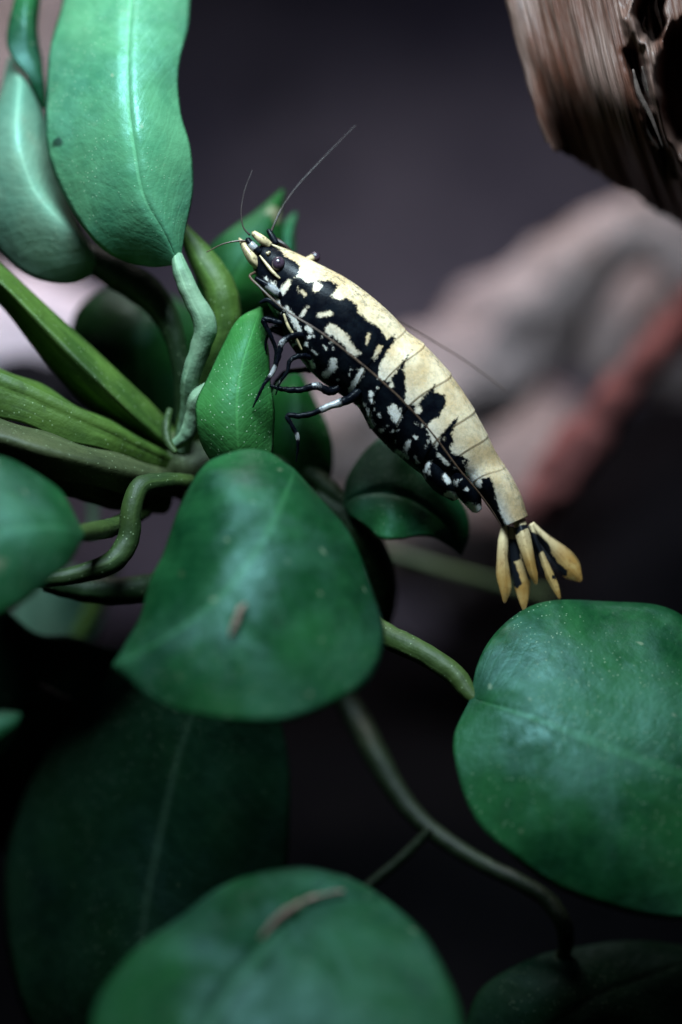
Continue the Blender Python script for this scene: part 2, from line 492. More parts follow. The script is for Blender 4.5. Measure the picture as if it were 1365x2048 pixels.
def build_driftwood():
    nu, nv = 150, 190
    left = spline(np.array([(940, -260, 0), (985, -100, 0), (1012, 0, 0), (1040, 115, 0), (1068, 215, 0), (1092, 285, 0)], float), nv)
    right = spline(np.array([(1420, -330, 0), (1450, -150, 0), (1480, 50, 0), (1520, 250, 0), (1570, 430, 0), (1640, 620, 0)], float), nv)
    us = np.linspace(0, 1, nu)
    px = np.zeros((nv, nu, 2))
    for i in range(nv):
        for j in range(nu):
            u = us[j]
            p = left[i, :2] * (1 - u) + right[i, :2] * u
            px[i, j] = p
    v = np.linspace(0, 1, nv)[:, None] * np.ones((1, nu)); u = us[None, :] * np.ones((nv, 1))
    q = px.reshape(-1, 2)
    y = .35 - .5 * np.sin(np.clip(u, 0, 1) * math.pi * .75) ** 1.2 + 2.2 * np.clip((v - .55) / .45, 0, 1) ** 2.4 * np.clip(u - .015, 0, 1) ** .6
    y = y.reshape(-1)
    for k in range(len(q)):
        uu, vv2 = u.flat[k], v.flat[k]
        y[k] += .05 * mnoise.noise(Vector((uu * 26, vv2 * 2.2, 1))) + .035 * mnoise.noise(Vector((uu * 70, vv2 * 4, 7))) + .07 * mnoise.noise(Vector((uu * 6, vv2 * 3, 4)))
    holes = [([(1288, -10), (1325, -20), (1330, 25), (1318, 55), (1300, 88), (1284, 70), (1280, 30)], .5, 4),
             ([(1332, 68), (1362, 62), (1420, 90), (1430, 380), (1380, 330), (1348, 270), (1332, 220), (1324, 150)], .8, 5),
             ([(1255, 100), (1272, 110), (1295, 200), (1325, 280), (1360, 350), (1345, 350), (1305, 270), (1275, 190)], .28, 4)]
    qj = q + np.array([(9 * mnoise.noise(Vector((a[0] * .02, a[1] * .018, 1))) + 3 * mnoise.noise(Vector((a[0] * .05, a[1] * .05, 6))),
                        30 * mnoise.noise(Vector((a[0] * .05, a[1] * .006, 3)))) for a in q])
    for poly, dep, soft in holes:
        y += dep * in_soft(qj, poly, soft)
    ridge = sdf_line(qj, [(1262, 20), (1270, 70), (1300, 95), (1308, 150), (1318, 210), (1350, 300), (1400, 380)], 14)
    y -= .16 * (1 / (1 + np.exp(-ridge / 3)))
    # left rim curls away and the lower rim breaks off raggedly
    y += .06 * np.exp(-(u.reshape(-1) / .012) ** 2)
    rag = np.array([10 * mnoise.noise(Vector((a * 14, 0, 3))) + 6 * mnoise.noise(Vector((a * 45, 0, 9))) for a in u.flat])
    q2 = q.copy()
    q2[:, 1] += rag * (v.reshape(-1) ** 6)
    q2[:, 0] += 5 * np.array([mnoise.noise(Vector((0, b * 9, 2))) for b in v.flat]) * (1 - u.reshape(-1)) ** 4
    front = np.array([P(a[0], a[1], b) for a, b in zip(q2, y)])
    back = front.copy(); back[:, 1] = np.maximum(front[:, 1] + .25, 1.3 + .8 * v.reshape(-1))
    back[:, 0] += .30; back[:, 2] += .45
    Vv = np.vstack([front, back])
    N = nu * nv
    F = [f for f in grid_faces(nv, nu)] + [tuple(x + N for x in f[::-1]) for f in grid_faces(nv, nu)]
    rim = [j for j in range(nu)] + [i * nu + nu - 1 for i in range(1, nv)] + [(nv - 1) * nu + j for j in range(nu - 2, -1, -1)] + [i * nu for i in range(nv - 2, 0, -1)]
    for a, b in zip(rim, rim[1:] + rim[:1]):
        F.append((b, a, a + N, b + N))
    UV = np.column_stack([u.reshape(-1), v.reshape(-1)])
    o = link('driftwood', Vv, F, M['wood'], origin=P(1100, 290, .3), uv=np.vstack([UV, UV + .3]))
    org = P(1100, 290, .3)
    rr = random.Random(3)
    for k in range(9):          # loose pale fibres along the torn cleft
        x0 = 1258 + rr.uniform(-14, 60); y0 = rr.uniform(-30, 190); ln = rr.uniform(60, 170); yd = rr.uniform(-.12, .06)
        lean = .10 + .0016 * max(0, y0)
        pts = [(x0 + lean * ln * f + rr.uniform(-4, 4) + 12 * f * f, y0 + ln * f, yd + .15 * f) for f in (0, .3, .6, 1)]
        rad = rr.uniform(.008, .016)
        tube('splinter', pts, [rad * .4, rad, rad * .8, rad * .2], M['fibre'], o, org, n=24, sides=7, wob=.18, seed=k)
    tag(o, 'weathered grey brown driftwood with splintered grain jutting in at the upper right', 'driftwood')
build_driftwood()

# ------------------------------------------------------------------ the plant
ROOT = P(370, 960, .5)
plant = thing('water_plant', ROOT.tolist(), 'broad leaved dark green water plant the striped shrimp climbs on', 'plant')
def leaf(L, Mi, R, mat, label=None, petiole=None, **kw):
    o = blade('leaf', L, Mi, R, M[mat], plant, ROOT, **kw)
    if label: o['label'] = label
    for pt in (petiole or []):
        pts, rad, pm = pt[:3]
        s = tube('petiole', pts, rad, M[pm], o, ROOT, wob=.08, seed=rad[0] * 90)
    return o

# tall bright leaf, upper left
leaf([(357, 527, .0), (300, 532, .08), (220, 505, .12), (150, 425, .16), (105, 330, .2), (95, 230, .28), (98, 130, .42), (120, 40, .6), (150, -90, .9), (250, -260, 1.35)],
     [(357, 527, .0), (335, 470, -.03), (295, 400, -.05), (277, 300, -.03), (268, 200, .07), (265, 100, .24), (268, 0, .45), (272, -120, .8), (265, -270, 1.3)],
     [(357, 527, .0), (366, 470, .03), (383, 380, .06), (380, 300, .08), (357, 225, .1), (353, 180, .18), (366, 90, .36), (377, 20, .56), (378, -80, .85), (280, -260, 1.35)],
     'leaf_bright', 'tall pale green leaf catching the lamp at the upper left', bulge=.10, crease=.022, wave=.02, n=90, m=41, seed=1,
     petiole=[([(354, 510, .0), (362, 540, -.02), (385, 595, -.02), (411, 648, 0), (398, 705, .05), (382, 755, .1), (378, 820, .2), (365, 900, .35)], [.028, .045, .05, .062, .055, .05, .045, .05], 'stem_pale')])
# dusty leaf behind it on the left edge
leaf([(205, 535, .5), (150, 565, .5), (80, 560, .5), (10, 510, .5), (-40, 400, .5), (-30, 280, .6), (5, 180, .7), (20, 120, .75)],
     [(205, 535, .5), (160, 500, .45), (110, 450, .4), (60, 380, .4), (40, 320, .4), (40, 240, .5), (45, 180, .6), (22, 118, .75)],
     [(205, 535, .5), (165, 490, .6), (135, 410, .6), (108, 330, .6), (95, 260, .65), (72, 190, .7), (45, 150, .72), (24, 116, .75)],
     'leaf_dusty', 'dusty grey green leaf rolled inward at the left edge', bulge=.14, seed=2,
     petiole=[([(105, 335, .62), (130, 420, .6), (165, 500, .56), (235, 545, .5), (310, 600, .45), (345, 660, .4), (362, 740, .4), (368, 850, .5)], [.01, .04, .07, .095, .085, .06, .045, .05], 'stem_dark')])
# narrow upright leaf half, top left corner
leaf([(91, 217, .6), (58, 165, .55), (24, 110, .55), (19, 60, .6), (30, 0, .65), (60, -80, .8)],
     [(91, 217, .6), (72, 160, .58), (50, 105, .6), (48, 60, .6), (52, 0, .65), (66, -80, .8)],
     [(91, 217, .6), (83, 160, .68), (77, 110, .7), (75, 60, .7), (76, 0, .75), (74, -80, .8)],
     'leaf_mid', 'narrow bright green leaf edge in the top left corner', bulge=.05, n=40, m=17, seed=3)
# small speckled leaf beside the shrimp's legs
leaf([(480, 960, .0), (425, 920, -.05), (398, 860, -.08), (394, 815, -.08), (420, 755, -.05), (450, 690, 0), (480, 640, .05), (521, 617, .1)],
     [(480, 960, .0), (475, 900, -.12), (470, 850, -.15), (470, 800, -.14), (480, 740, -.1), (495, 690, -.04), (508, 650, .03), (521, 617, .1)],
     [(480, 960, .0), (535, 925, 0), (546, 860, 0), (545, 810, 0), (538, 750, .02), (534, 700, .05), (528, 655, .08), (521, 617, .1)],
     'leaf_fresh', 'small upright bright green leaf dusted with pale specks by the shrimp legs', bulge=.07, crease=.004, soft=.8, seed=4,
     petiole=[([(418, 778, .02), (398, 795, .05), (388, 830, .1), (370, 875, .15), (340, 895, .2)], [.04, .05, .045, .04, .025], 'stem_pale')])
# leaves behind the shrimp's head
leaf([(400, 660, .9), (395, 560, .8), (420, 497, .75), (470, 455, .75), (520, 420, .8), (566, 381, .85)],
     [(420, 680, .9), (450, 600, .75), (480, 540, .7), (510, 480, .72), (540, 430, .78), (566, 381, .85)],
     [(470, 700, .9), (530, 640, .8), (560, 570, .75), (562, 500, .78), (560, 430, .82), (566, 381, .85)],
     'leaf_dark', 'dark leaf with pale rim pointing up behind the shrimp head', bulge=.10, seed=5)
leaf([(540, 640, 1.0), (535, 560, .95), (548, 490, .9), (568, 450, .92), (591, 427, .95)],
     [(570, 650, 1.0), (565, 570, .92), (572, 500, .88), (580, 460, .9), (591, 427, .95)],
     [(600, 640, 1.0), (595, 560, .95), (588, 500, .9), (587, 460, .92), (591, 427, .95)],
     'leaf_mid', None, bulge=.05, n=40, m=17, seed=6)
# round dark leaf behind the stems
leaf([(350, 900, 1.2), (220, 840, 1.2), (160, 760, 1.2), (143, 670, 1.2), (160, 612, 1.25), (215, 582, 1.3), (290, 575, 1.35), (350, 600, 1.4)],
     [(350, 900, 1.2), (310, 840, 1.1), (290, 780, 1.05), (280, 720, 1.05), (285, 670, 1.1), (300, 640, 1.2), (325, 615, 1.3), (350, 600, 1.4)],
     [(350, 900, 1.2), (400, 850, 1.2), (415, 800, 1.2), (420, 740, 1.2), (415, 690, 1.25), (405, 650, 1.3), (380, 620, 1.35), (350, 600, 1.4)],
     'leaf_dark', 'round dark leaf in the shade behind the crossing stems', bulge=.12, seed=7)
# leaf on the left edge, in front
leaf([(165, 1068, -.8), (120, 985, -.75), (60, 937, -.75), (-20, 915, -.8), (-120, 930, -.9), (-230, 1010, -1.1)],
     [(165, 1068, -.8), (110, 1065, -.95), (50, 1075, -1.05), (-20, 1090, -1.12), (-100, 1110, -1.2), (-230, 1150, -1.3)],
     [(165, 1068, -.8), (140, 1120, -.95), (85, 1170, -1.1), (0, 1232, -1.25), (-90, 1270, -1.35), (-230, 1260, -1.4)],
     'leaf_mid', 'blurred blue green leaf at the left edge beside the crown', bulge=.12, seed=8,
     petiole=[([(150, 1068, -.8), (190, 1062, -.35), (240, 1048, .08), (290, 1020, .3)], [.04, .05, .05, .045], 'stem_olive')])
# large central leaf in front
leaf([(585, 940, -.45), (540, 912, -.45), (480, 903, -.45), (425, 925, -.45), (375, 990, -.5), (345, 1075, -.6), (318, 1135, -.68), (290, 1205, -.75), (268, 1265, -.82), (229, 1332, -.95)],
     [(585, 940, -.45), (570, 985, -.65), (545, 1050, -.8), (510, 1120, -.92), (460, 1190, -1.03), (400, 1245, -1.08), (340, 1285, -1.08), (285, 1312, -1.03), (255, 1325, -1.0), (229, 1332, -.95)],
     [(585, 940, -.45), (645, 1005, -.5), (705, 1090, -.58), (745, 1180, -.65), (765, 1270, -.72), (745, 1350, -.92), (680, 1405, -1.12), (570, 1438, -1.28), (450, 1440, -1.32), (330, 1408, -1.2), (229, 1332, -.95)],
     'leaf_mid', 'large rounded blue green leaf in front of the crown, tip to the lower left', bulge=.09, soft=.9, crease=.0, wave=.02, n=90, m=49, seed=9, namp=.05,
     petiole=[([(580, 960, -.42), (555, 985, -.2), (480, 985, .05), (410, 960, .3)], [.04, .05, .055, .06], 'stem_dark')])
# large leaf at right
leaf([(945, 1396, -.3), (955, 1340, -.22), (992, 1270, -.1), (1060, 1217, 0), (1150, 1199, .05), (1250, 1206, .08), (1350, 1230, .08), (1470, 1330, 0), (1560, 1480, -.1), (1640, 1680, -.3)],
     [(945, 1396, -.3), (1000, 1425, -.4), (1070, 1455, -.46), (1150, 1490, -.5), (1240, 1525, -.52), (1330, 1555, -.52), (1420, 1585, -.5), (1500, 1620, -.45), (1580, 1650, -.38), (1640, 1680, -.3)],
     [(945, 1396, -.3), (910, 1475, -.42), (922, 1565, -.55), (965, 1655, -.65), (1050, 1732, -.72), (1170, 1798, -.75), (1290, 1830, -.75), (1400, 1838, -.7), (1530, 1790, -.55), (1640, 1680, -.3)],
     'leaf_mid', 'large heart shaped green leaf at the right edge', bulge=.14, soft=.6, crease=.015, wave=.015, n=90, m=49, seed=10, namp=.05,
     petiole=[([(620, 1170, .5), (700, 1225, .25), (780, 1275, 0), (860, 1315, -.15), (915, 1355, -.22), (945, 1394, -.28), (985, 1422, -.33)], [.06, .065, .066, .06, .056, .04, .01], 'stem_olive')])
# bottom leaf
leaf([(260, 2260, -2.0), (190, 2120, -1.8), (195, 2010, -1.6), (250, 1925, -1.4), (340, 1855, -1.25), (440, 1785, -1.1), (530, 1745, -1.0), (610, 1738, -.95), (690, 1755, -.95)],
     [(330, 2300, -2.1), (360, 2200, -1.95), (410, 2100, -1.8), (460, 2010, -1.66), (520, 1930, -1.5), (580, 1860, -1.33), (630, 1805, -1.15), (665, 1770, -1.05), (690, 1755, -.95)],
     [(480, 2300, -2.1), (700, 2300, -2.1), (860, 2220, -1.9), (925, 2110, -1.7), (915, 2000, -1.5), (870, 1905, -1.3), (810, 1830, -1.12), (750, 1785, -1.02), (690, 1755, -.95)],
     'leaf_mid', 'broad green leaf at the bottom carrying a curved tan strand', bulge=.14, soft=.6, crease=.03, n=80, m=41, seed=11, namp=.05)
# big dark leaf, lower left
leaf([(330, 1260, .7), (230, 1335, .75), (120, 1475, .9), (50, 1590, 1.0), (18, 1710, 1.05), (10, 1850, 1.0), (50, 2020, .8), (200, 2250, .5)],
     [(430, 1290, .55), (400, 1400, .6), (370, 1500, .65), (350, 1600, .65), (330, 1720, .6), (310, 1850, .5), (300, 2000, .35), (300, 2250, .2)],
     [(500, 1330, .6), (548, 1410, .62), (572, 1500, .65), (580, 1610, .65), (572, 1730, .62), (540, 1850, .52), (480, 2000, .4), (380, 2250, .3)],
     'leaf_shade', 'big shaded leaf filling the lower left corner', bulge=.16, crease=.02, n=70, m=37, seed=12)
# shaded leaf at the left edge below
leaf([(330, 1340, .8), (235, 1298, .8), (150, 1275, .8), (75, 1265, .8), (35, 1238, .8), (-20, 1190, .8), (-150, 1180, .9)],
     [(330, 1380, 1.0), (230, 1400, .95), (150, 1410, .95), (80, 1420, .95), (20, 1430, .95), (-40, 1440, 1.0), (-150, 1440, 1.1)],
     [(330, 1420, 1.3), (250, 1520, 1.4), (170, 1620, 1.5), (90, 1680, 1.5), (20, 1700, 1.5), (-40, 1700, 1.5), (-150, 1650, 1.5)],
     'leaf_shade', None, bulge=.10, seed=13)
leaf([(40, 1430, -1.0), (20, 1425, -1.0), (-20, 1430, -1.1), (-120, 1450, -1.2)], [(40, 1430, -1.0), (15, 1450, -1.1), (-30, 1475, -1.2), (-120, 1500, -1.3)],
     [(40, 1430, -1.0), (18, 1480, -1.0), (-10, 1510, -1.1), (-120, 1560, -1.2)], 'leaf_mid', None, bulge=.04, n=30, m=17, seed=14)
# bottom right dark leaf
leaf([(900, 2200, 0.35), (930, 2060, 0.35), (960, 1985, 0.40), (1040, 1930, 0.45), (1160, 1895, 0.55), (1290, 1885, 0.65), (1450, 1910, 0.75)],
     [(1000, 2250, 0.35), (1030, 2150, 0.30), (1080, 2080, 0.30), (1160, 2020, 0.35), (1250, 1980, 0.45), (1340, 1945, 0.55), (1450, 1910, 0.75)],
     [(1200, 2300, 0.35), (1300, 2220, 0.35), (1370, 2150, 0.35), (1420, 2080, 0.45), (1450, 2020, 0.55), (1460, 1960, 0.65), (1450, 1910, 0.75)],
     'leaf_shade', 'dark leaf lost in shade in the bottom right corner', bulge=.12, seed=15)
# small dark leaf under the shrimp's belly
leaf([(688, 1012, .5), (700, 955, .5), (735, 900, .5), (770, 878, .5), (830, 915, .5), (890, 960, .5), (930, 1020, .5), (935, 1065, .5), (921, 1110, .5)],
     [(688, 1012, .5), (720, 1000, .42), (755, 995, .4), (790, 1000, .38), (825, 1015, .38), (855, 1035, .4), (885, 1060, .42), (905, 1085, .46), (921, 1110, .5)],
     [(688, 1012, .5), (705, 1030, .4), (740, 1055, .3), (772, 1081, .22), (800, 1077, .22), (835, 1071, .25), (870, 1077, .3), (898, 1092, .4), (921, 1110, .5)],
     'leaf_mid', 'small dark pointed leaf under the shrimp belly', bulge=.08, crease=.02, n=70, m=33, seed=16,
     petiole=[([(695, 1012, .5), (665, 985, .55), (630, 955, .6), (560, 930, .6), (450, 940, .5)], [.03, .05, .055, .05, .05], 'stem_dark')])
# dark leaf behind the legs
leaf([(560, 1000, .7), (540, 930, .7), (530, 860, .7), (540, 800, .75), (580, 750, .8)],
     [(600, 1000, .7), (595, 930, .62), (590, 870, .62), (590, 810, .68), (590, 750, .8)],
     [(640, 985, .7), (662, 940, .7), (663, 890, .7), (645, 835, .75), (600, 750, .8)],
     'leaf_dark', 'dark leaf with a brown spot behind the shrimp legs', bulge=.08, n=50, m=25, seed=17)
# pale leaf underside low behind
leaf([(20, 1260, 2.4), (30, 1200, 2.4), (60, 1150, 2.4), (130, 1130, 2.4)], [(80, 1300, 2.4), (100, 1230, 2.35), (115, 1180, 2.35), (130, 1130, 2.4)],
     [(150, 1300, 2.4), (200, 1250, 2.4), (205, 1190, 2.4), (130, 1130, 2.4)], 'leaf_dusty', 'pale blurred leaf in the gap below the left stems', bulge=.05, n=30, m=17, seed=18)

def stem(pts, rad, mat, label=None, name='stem', **kw):
    kw.setdefault('wob', .08)
    o = tube(name, pts, rad, M[mat], plant, ROOT, **kw)
    if label: o['label'] = label
    return o
# sheathed stems of the crown
stem([(365, 455, .35), (405, 520, .3), (440, 580, .25), (450, 640, .25), (425, 720, .3), (395, 800, .35), (370, 900, .45)], [.03, .075, .09, .09, .08, .075, .08], 'stem')
def sheath(L, Mi, R, mat, label=None, **kw):
    o = blade('leaf_base', L, Mi, R, M[mat], plant, ROOT, n=60, m=25, thick=.03, **kw)
    if label: o['label'] = label
sheath([(-60, 555, .3), (0, 603, .3), (70, 690, .32), (150, 785, .35), (230, 850, .4), (350, 925, .55)], [(-60, 515, .15), (0, 565, .15), (95, 660, .17), (180, 745, .2), (270, 830, .28), (350, 905, .45)],
       [(-60, 480, .3), (0, 532, .3), (110, 632, .32), (215, 728, .35), (300, 810, .4), (365, 880, .55)], 'stem', 'folded green leaf base slanting from the left edge to the crown', bulge=.05, crease=-.03, soft=.3, namp=.04)
sheath([(-80, 800, -.12), (0, 832, -.12), (80, 862, -.08), (160, 890, -.02), (250, 915, .15), (350, 950, .4)], [(-80, 745, -.1), (0, 778, -.1), (80, 812, -.06), (160, 848, 0), (250, 888, .15), (350, 930, .4)],
       [(-80, 705, .2), (0, 742, .2), (80, 782, .2), (160, 822, .22), (250, 862, .3), (360, 905, .5)], 'stem', 'folded leaf base with bright fold lying level at the left', bulge=.04, crease=-.05, soft=.2, namp=.04)
sheath([(-80, 915, -.2), (0, 925, -.2), (80, 945, -.18), (160, 963, -.1), (250, 985, .1), (350, 990, .4)], [(-80, 865, -.32), (0, 880, -.32), (80, 905, -.3), (160, 927, -.2), (250, 950, .02), (350, 965, .35)],
       [(-80, 815, -.08), (0, 838, -.08), (80, 866, -.06), (160, 892, 0), (250, 918, .18), (350, 945, .42)], 'stem_brown', 'dull olive leaf base under the bright folded one', bulge=.06, crease=.0, soft=.5, namp=.05)
stem([(-60, 905, .1), (60, 925, .15), (160, 955, .2), (240, 985, .3), (330, 1000, .45)], [.11, .12, .12, .1, .08], 'stem_olive')
stem([(380, 965, .2), (320, 965, .0), (280, 975, -.1), (263, 1020, -.15), (258, 1075, -.15), (230, 1120, -.2), (170, 1145, -.25), (90, 1160, -.3), (0, 1165, -.3)], [.045, .05, .055, .055, .06, .06, .05, .04, .03], 'stem_olive', 'curved green stem hooking down below the crown')
stem([(90, 1165, .2), (180, 1180, .25), (260, 1180, .3), (340, 1165, .4), (420, 1080, .5)], [.05, .07, .075, .07, .06], 'stem_dark')
stem([(155, 1275, 2.0), (180, 1230, 2.0), (205, 1190, 2.0), (230, 1120, 2.0)], [.04, .045, .045, .04], 'stem')
stem([(185, 990, 1.6), (187, 1030, 1.6), (188, 1070, 1.6)], [.03, .03, .03], 'stem_pale', n=20)
stem([(590, 1000, .7), (650, 1010, .6), (710, 1060, .55), (750, 1120, .6), (765, 1190, .7), (745, 1280, .9)], [.09, .10, .10, .09, .08, .07], 'stem_dark')
stem([(690, 1085, 2.6), (780, 1105, 2.6), (880, 1135, 2.6), (990, 1165, 2.7), (1100, 1190, 2.8)], [.028] * 5, 'stem_brown')
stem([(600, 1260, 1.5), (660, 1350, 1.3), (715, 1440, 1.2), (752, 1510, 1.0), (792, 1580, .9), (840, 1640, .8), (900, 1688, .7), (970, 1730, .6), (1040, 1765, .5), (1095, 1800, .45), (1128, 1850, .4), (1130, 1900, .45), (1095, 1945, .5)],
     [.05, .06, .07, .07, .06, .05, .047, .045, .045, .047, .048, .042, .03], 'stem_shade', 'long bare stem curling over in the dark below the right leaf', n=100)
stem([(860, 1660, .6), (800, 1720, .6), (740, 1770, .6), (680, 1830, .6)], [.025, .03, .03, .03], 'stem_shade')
# rhizome
stem([(300, 900, .55), (360, 930, .5), (430, 960, .5), (500, 990, .6), (560, 1060, .8), (600, 1180, 1.1), (640, 1330, 1.5)], [.12, .19, .2, .17, .15, .15, .14], 'rhizome', 'brown green rhizome where the stems meet', 'rhizome', wob=.25)
stem([(352, 905, .1), (340, 890, .12), (333, 850, .18), (340, 820, .25)], [.015, .022, .025, .018], 'stem_olive')

# ------------------------------------------------------------------ bits of debris lying on the leaves
M['debris'] = stem_material('debris', (.20, .13, .10), (.28, .20, .16), .8)
def strand(pts, rad, label):
    V, F, AT = tube_data(PP(pts), rad, n=40, sides=8, wob=.9)
    tag(link('debris_strand', V, F, M['debris'], origin=PP([pts[0]])[0]), label, 'debris', 'debris lying on the leaves')
strand([(522, 1876, -1.52), (550, 1843, -1.46), (590, 1813, -1.36), (630, 1795, -1.27), (688, 1782, -1.17)], [.006, .014, .015, .012, .008], 'curved tan strand lying on the bottom leaf')
strand([(462, 1270, -1.24), (472, 1245, -1.22), (485, 1215, -1.18), (492, 1208, -1.17)], [.008, .013, .012, .007], 'short tan rod lying on the large central leaf')
strand([(78, 1368, .80), (95, 1376, .80), (115, 1388, .81), (142, 1398, .83)], [.006, .012, .009, .005], 'thin brown strand on the shaded left leaf')

# ------------------------------------------------------------------ the shrimp
BLACK = [(530, 476), (553, 491), (572, 512), (592, 522), (600, 533), (597, 548), (588, 556), (602, 554), (616, 566), (633, 560), (656, 561), (681, 569), (671, 579), (663, 592), (680, 602),
         (693, 596), (713, 609), (716, 626), (734, 640), (754, 652), (764, 664), (774, 680), (790, 669), (791, 678), (787, 686), (770, 712), (757, 741), (757, 758), (781, 764), (794, 741), (812, 716), (826, 699),
         (809, 724), (806, 740), (811, 752), (813, 781), (811, 808), (835, 812), (848, 791), (870, 769), (870, 784), (890, 790), (892, 810), (880, 833), (857, 845), (851, 857), (865, 887), (874, 899),
         (884, 868), (899, 849), (917, 834), (909, 852), (903, 868), (909, 883), (899, 894), (903, 906), (922, 913), (938, 920), (933, 936), (930, 951), (945, 970), (961, 979), (964, 959), (979, 955), (987, 967),
         (994, 1001), (998, 1015), (1006, 1040), (1014, 1049), (1000, 1075), (930, 1060), (800, 960), (690, 860), (590, 780), (530, 700), (480, 600), (470, 490)]
SPOTS = [('p', [(648, 653), (660, 645), (680, 656), (697, 669), (708, 689), (723, 707), (713, 717), (697, 707), (684, 688), (670, 674), (650, 664)]),
         ('p', [(744, 717), (749, 702), (757, 687), (767, 691), (762, 707), (748, 723)]),
         ('l', [(733, 688), (739, 668)], 3.5), ('l', [(635, 572), (634, 578)], 9), ('l', [(597, 574), (599, 585)], 3), ('l', [(605, 584), (611, 588)], 5),
         ('l', [(603, 631), (615, 614)], 4.5), ('l', [(639, 630), (661, 628)], 6.5), ('l', [(574, 617), (588, 640), (601, 662)], 6.5), ('l', [(617, 656), (622, 661)], 7),
         ('l', [(594, 684), (595, 684)], 4), ('l', [(612, 687), (613, 688)], 4.5), ('l', [(619, 674), (627, 672)], 3.5), ('l', [(626, 702), (632, 707)], 4), ('l', [(649, 693), (653, 697)], 4),
         ('l', [(604, 742), (605, 743)], 4), ('l', [(617, 714), (626, 734)], 5), ('l', [(606, 722), (614, 732)], 2.5), ('l', [(667, 722), (668, 734), (652, 749)], 8), ('l', [(724, 742), (716, 758), (703, 778)], 7),
         ('l', [(699, 781), (709, 776)], 4), ('l', [(784, 769), (784, 770)], 6), ('l', [(743, 786), (743, 789)], 6), ('l', [(743, 800), (745, 803)], 5), ('l', [(729, 808), (730, 809)], 4), ('l', [(717, 815), (719, 817)], 4.5),
         ('l', [(737, 822), (740, 838), (746, 852)], 5), ('l', [(759, 829), (761, 833)], 4), ('l', [(763, 860), (765, 859)], 5), ('l', [(774, 850), (777, 853)], 3.5), ('l', [(787, 818), (794, 834)], 11),
         ('l', [(837, 819), (837, 821)], 8.5), ('l', [(828, 873), (833, 876)], 4.5), ('l', [(819, 883), (813, 899)], 6), ('l', [(795, 902), (813, 915)], 5.5), ('l', [(832, 915), (837, 925)], 4.5),
         ('l', [(859, 925), (856, 939)], 5.5), ('l', [(836, 945), (854, 955)], 4), ('l', [(877, 909), (886, 918), (896, 928)], 5.5), ('l', [(889, 951), (895, 963)], 6), ('p', [(903, 960), (922, 957), (918, 972), (908, 971)]),
         ('l', [(895, 984), (913, 992)], 6), ('l', [(940, 1006), (954, 1017)], 7), ('l', [(931, 976), (935, 980)], 2),
         # face and cheek
         ('p', [(578, 556), (586, 557), (580, 575), (566, 592), (556, 597), (560, 578)]), ('l', [(532, 556), (536, 566)], 5), ('p', [(542, 560), (552, 562), (555, 580), (548, 590), (538, 585), (534, 578)]),
         ('l', [(552, 600), (556, 606)], 6), ('l', [(551, 612), (558, 624)], 4)]
_r = random.Random(5)
FLECKS = []
for _ in range(42):     # scattered fine flecks on the dark flank
    t_ = _r.random()
    bx, by = 585 + t_ * 330, 640 + t_ * 300
    o_ = _r.uniform(-70, 55) * (1 - .5 * t_)
    fx, fy = bx + o_ * .75, by - o_ * .65
    a_ = _r.uniform(0, 3.14); l_ = _r.uniform(0, 5)
    FLECKS.append(('l', [(fx, fy), (fx + l_ * math.cos(a_), fy + l_ * math.sin(a_) + .1)], _r.uniform(1.2, 3.6)))
def field(px):
    f = sdf_poly(px, BLACK)
    for s in SPOTS + FLECKS:
        d = (sdf_poly(px, s[1]) if s[0] == 'p' else sdf_line(px, s[1], s[2])) - 1.4
        f = np.minimum(f, -d)
    return f

def shrimp_material(name='shrimp_shell', white=(.88, .86, .83)):
    m = NT(name)
    co = m.coord()
    at = m.n('ShaderNodeAttribute', attribute_name='dark').outputs['Fac']
    nz = m.math('MULTIPLY', m.math('SUBTRACT', m.noise(co, 22, 5, .7), .5), 15.0)
    nz2 = m.math('MULTIPLY', m.math('SUBTRACT', m.noise(co, 75, 4, .7), .5), 14.0)
    f = m.math('ADD', at, m.math('ADD', nz, nz2))
    dark = m.ramp(f, -3.0, 2.6)
    cream = m.mix(m.ramp(m.noise(co, 6, 4), .35, .65), (.53, .37, .20), (.65, .51, .335))
    # the flank is whiter than the back
    ba = m.n('ShaderNodeAttribute', attribute_name='back').outputs['Fac']
    cream = m.mix(m.ramp(ba, .25, .85, .85, 0), cream, white)
    # grey-green speckles and brown seams
    sp = m.n('ShaderNodeAttribute', attribute_name='speckle').outputs['Fac']
    pep = m.math('MULTIPLY', m.ramp(m.noise(co, 38, 6, .8), .44, .62), sp)
    cream = m.mix(m.math('MULTIPLY', pep, .85), cream, (.13, .115, .08))
    se = m.n('ShaderNodeAttribute', attribute_name='seam').outputs['Fac']
    cream = m.mix(m.math('MULTIPLY', se, .35), cream, (.26, .15, .07))
    blk = m.mix(m.ramp(m.noise(co, 15, 3), .4, .7), (.0018, .0022, .004), (.004, .0055, .008))
    m.l(m.mix(dark, cream, blk), m.bsdf.inputs['Base Color'])
    m.l(m.ramp(m.noise(co, 20, 3), .3, .7, .22, .38), m.bsdf.inputs['Roughness'])
    m.l(m.ramp(dark, 0, 1, .6, .06), m.bsdf.inputs['Specular IOR Level'])
    m.bsdf.inputs['Subsurface Weight'].default_value = .25
    m.bsdf.inputs['Subsurface Radius'].default_value = (.05, .035, .02)
    m.bsdf.inputs['Subsurface Scale'].default_value = 1.0
    m.bump(m.noise(co, 60, 4, .6), .15, .01)
    return m.mat
M['shrimp'] = shrimp_material()
M['shrimp_leg'] = shrimp_material('shrimp_leg', (.17, .19, .22))
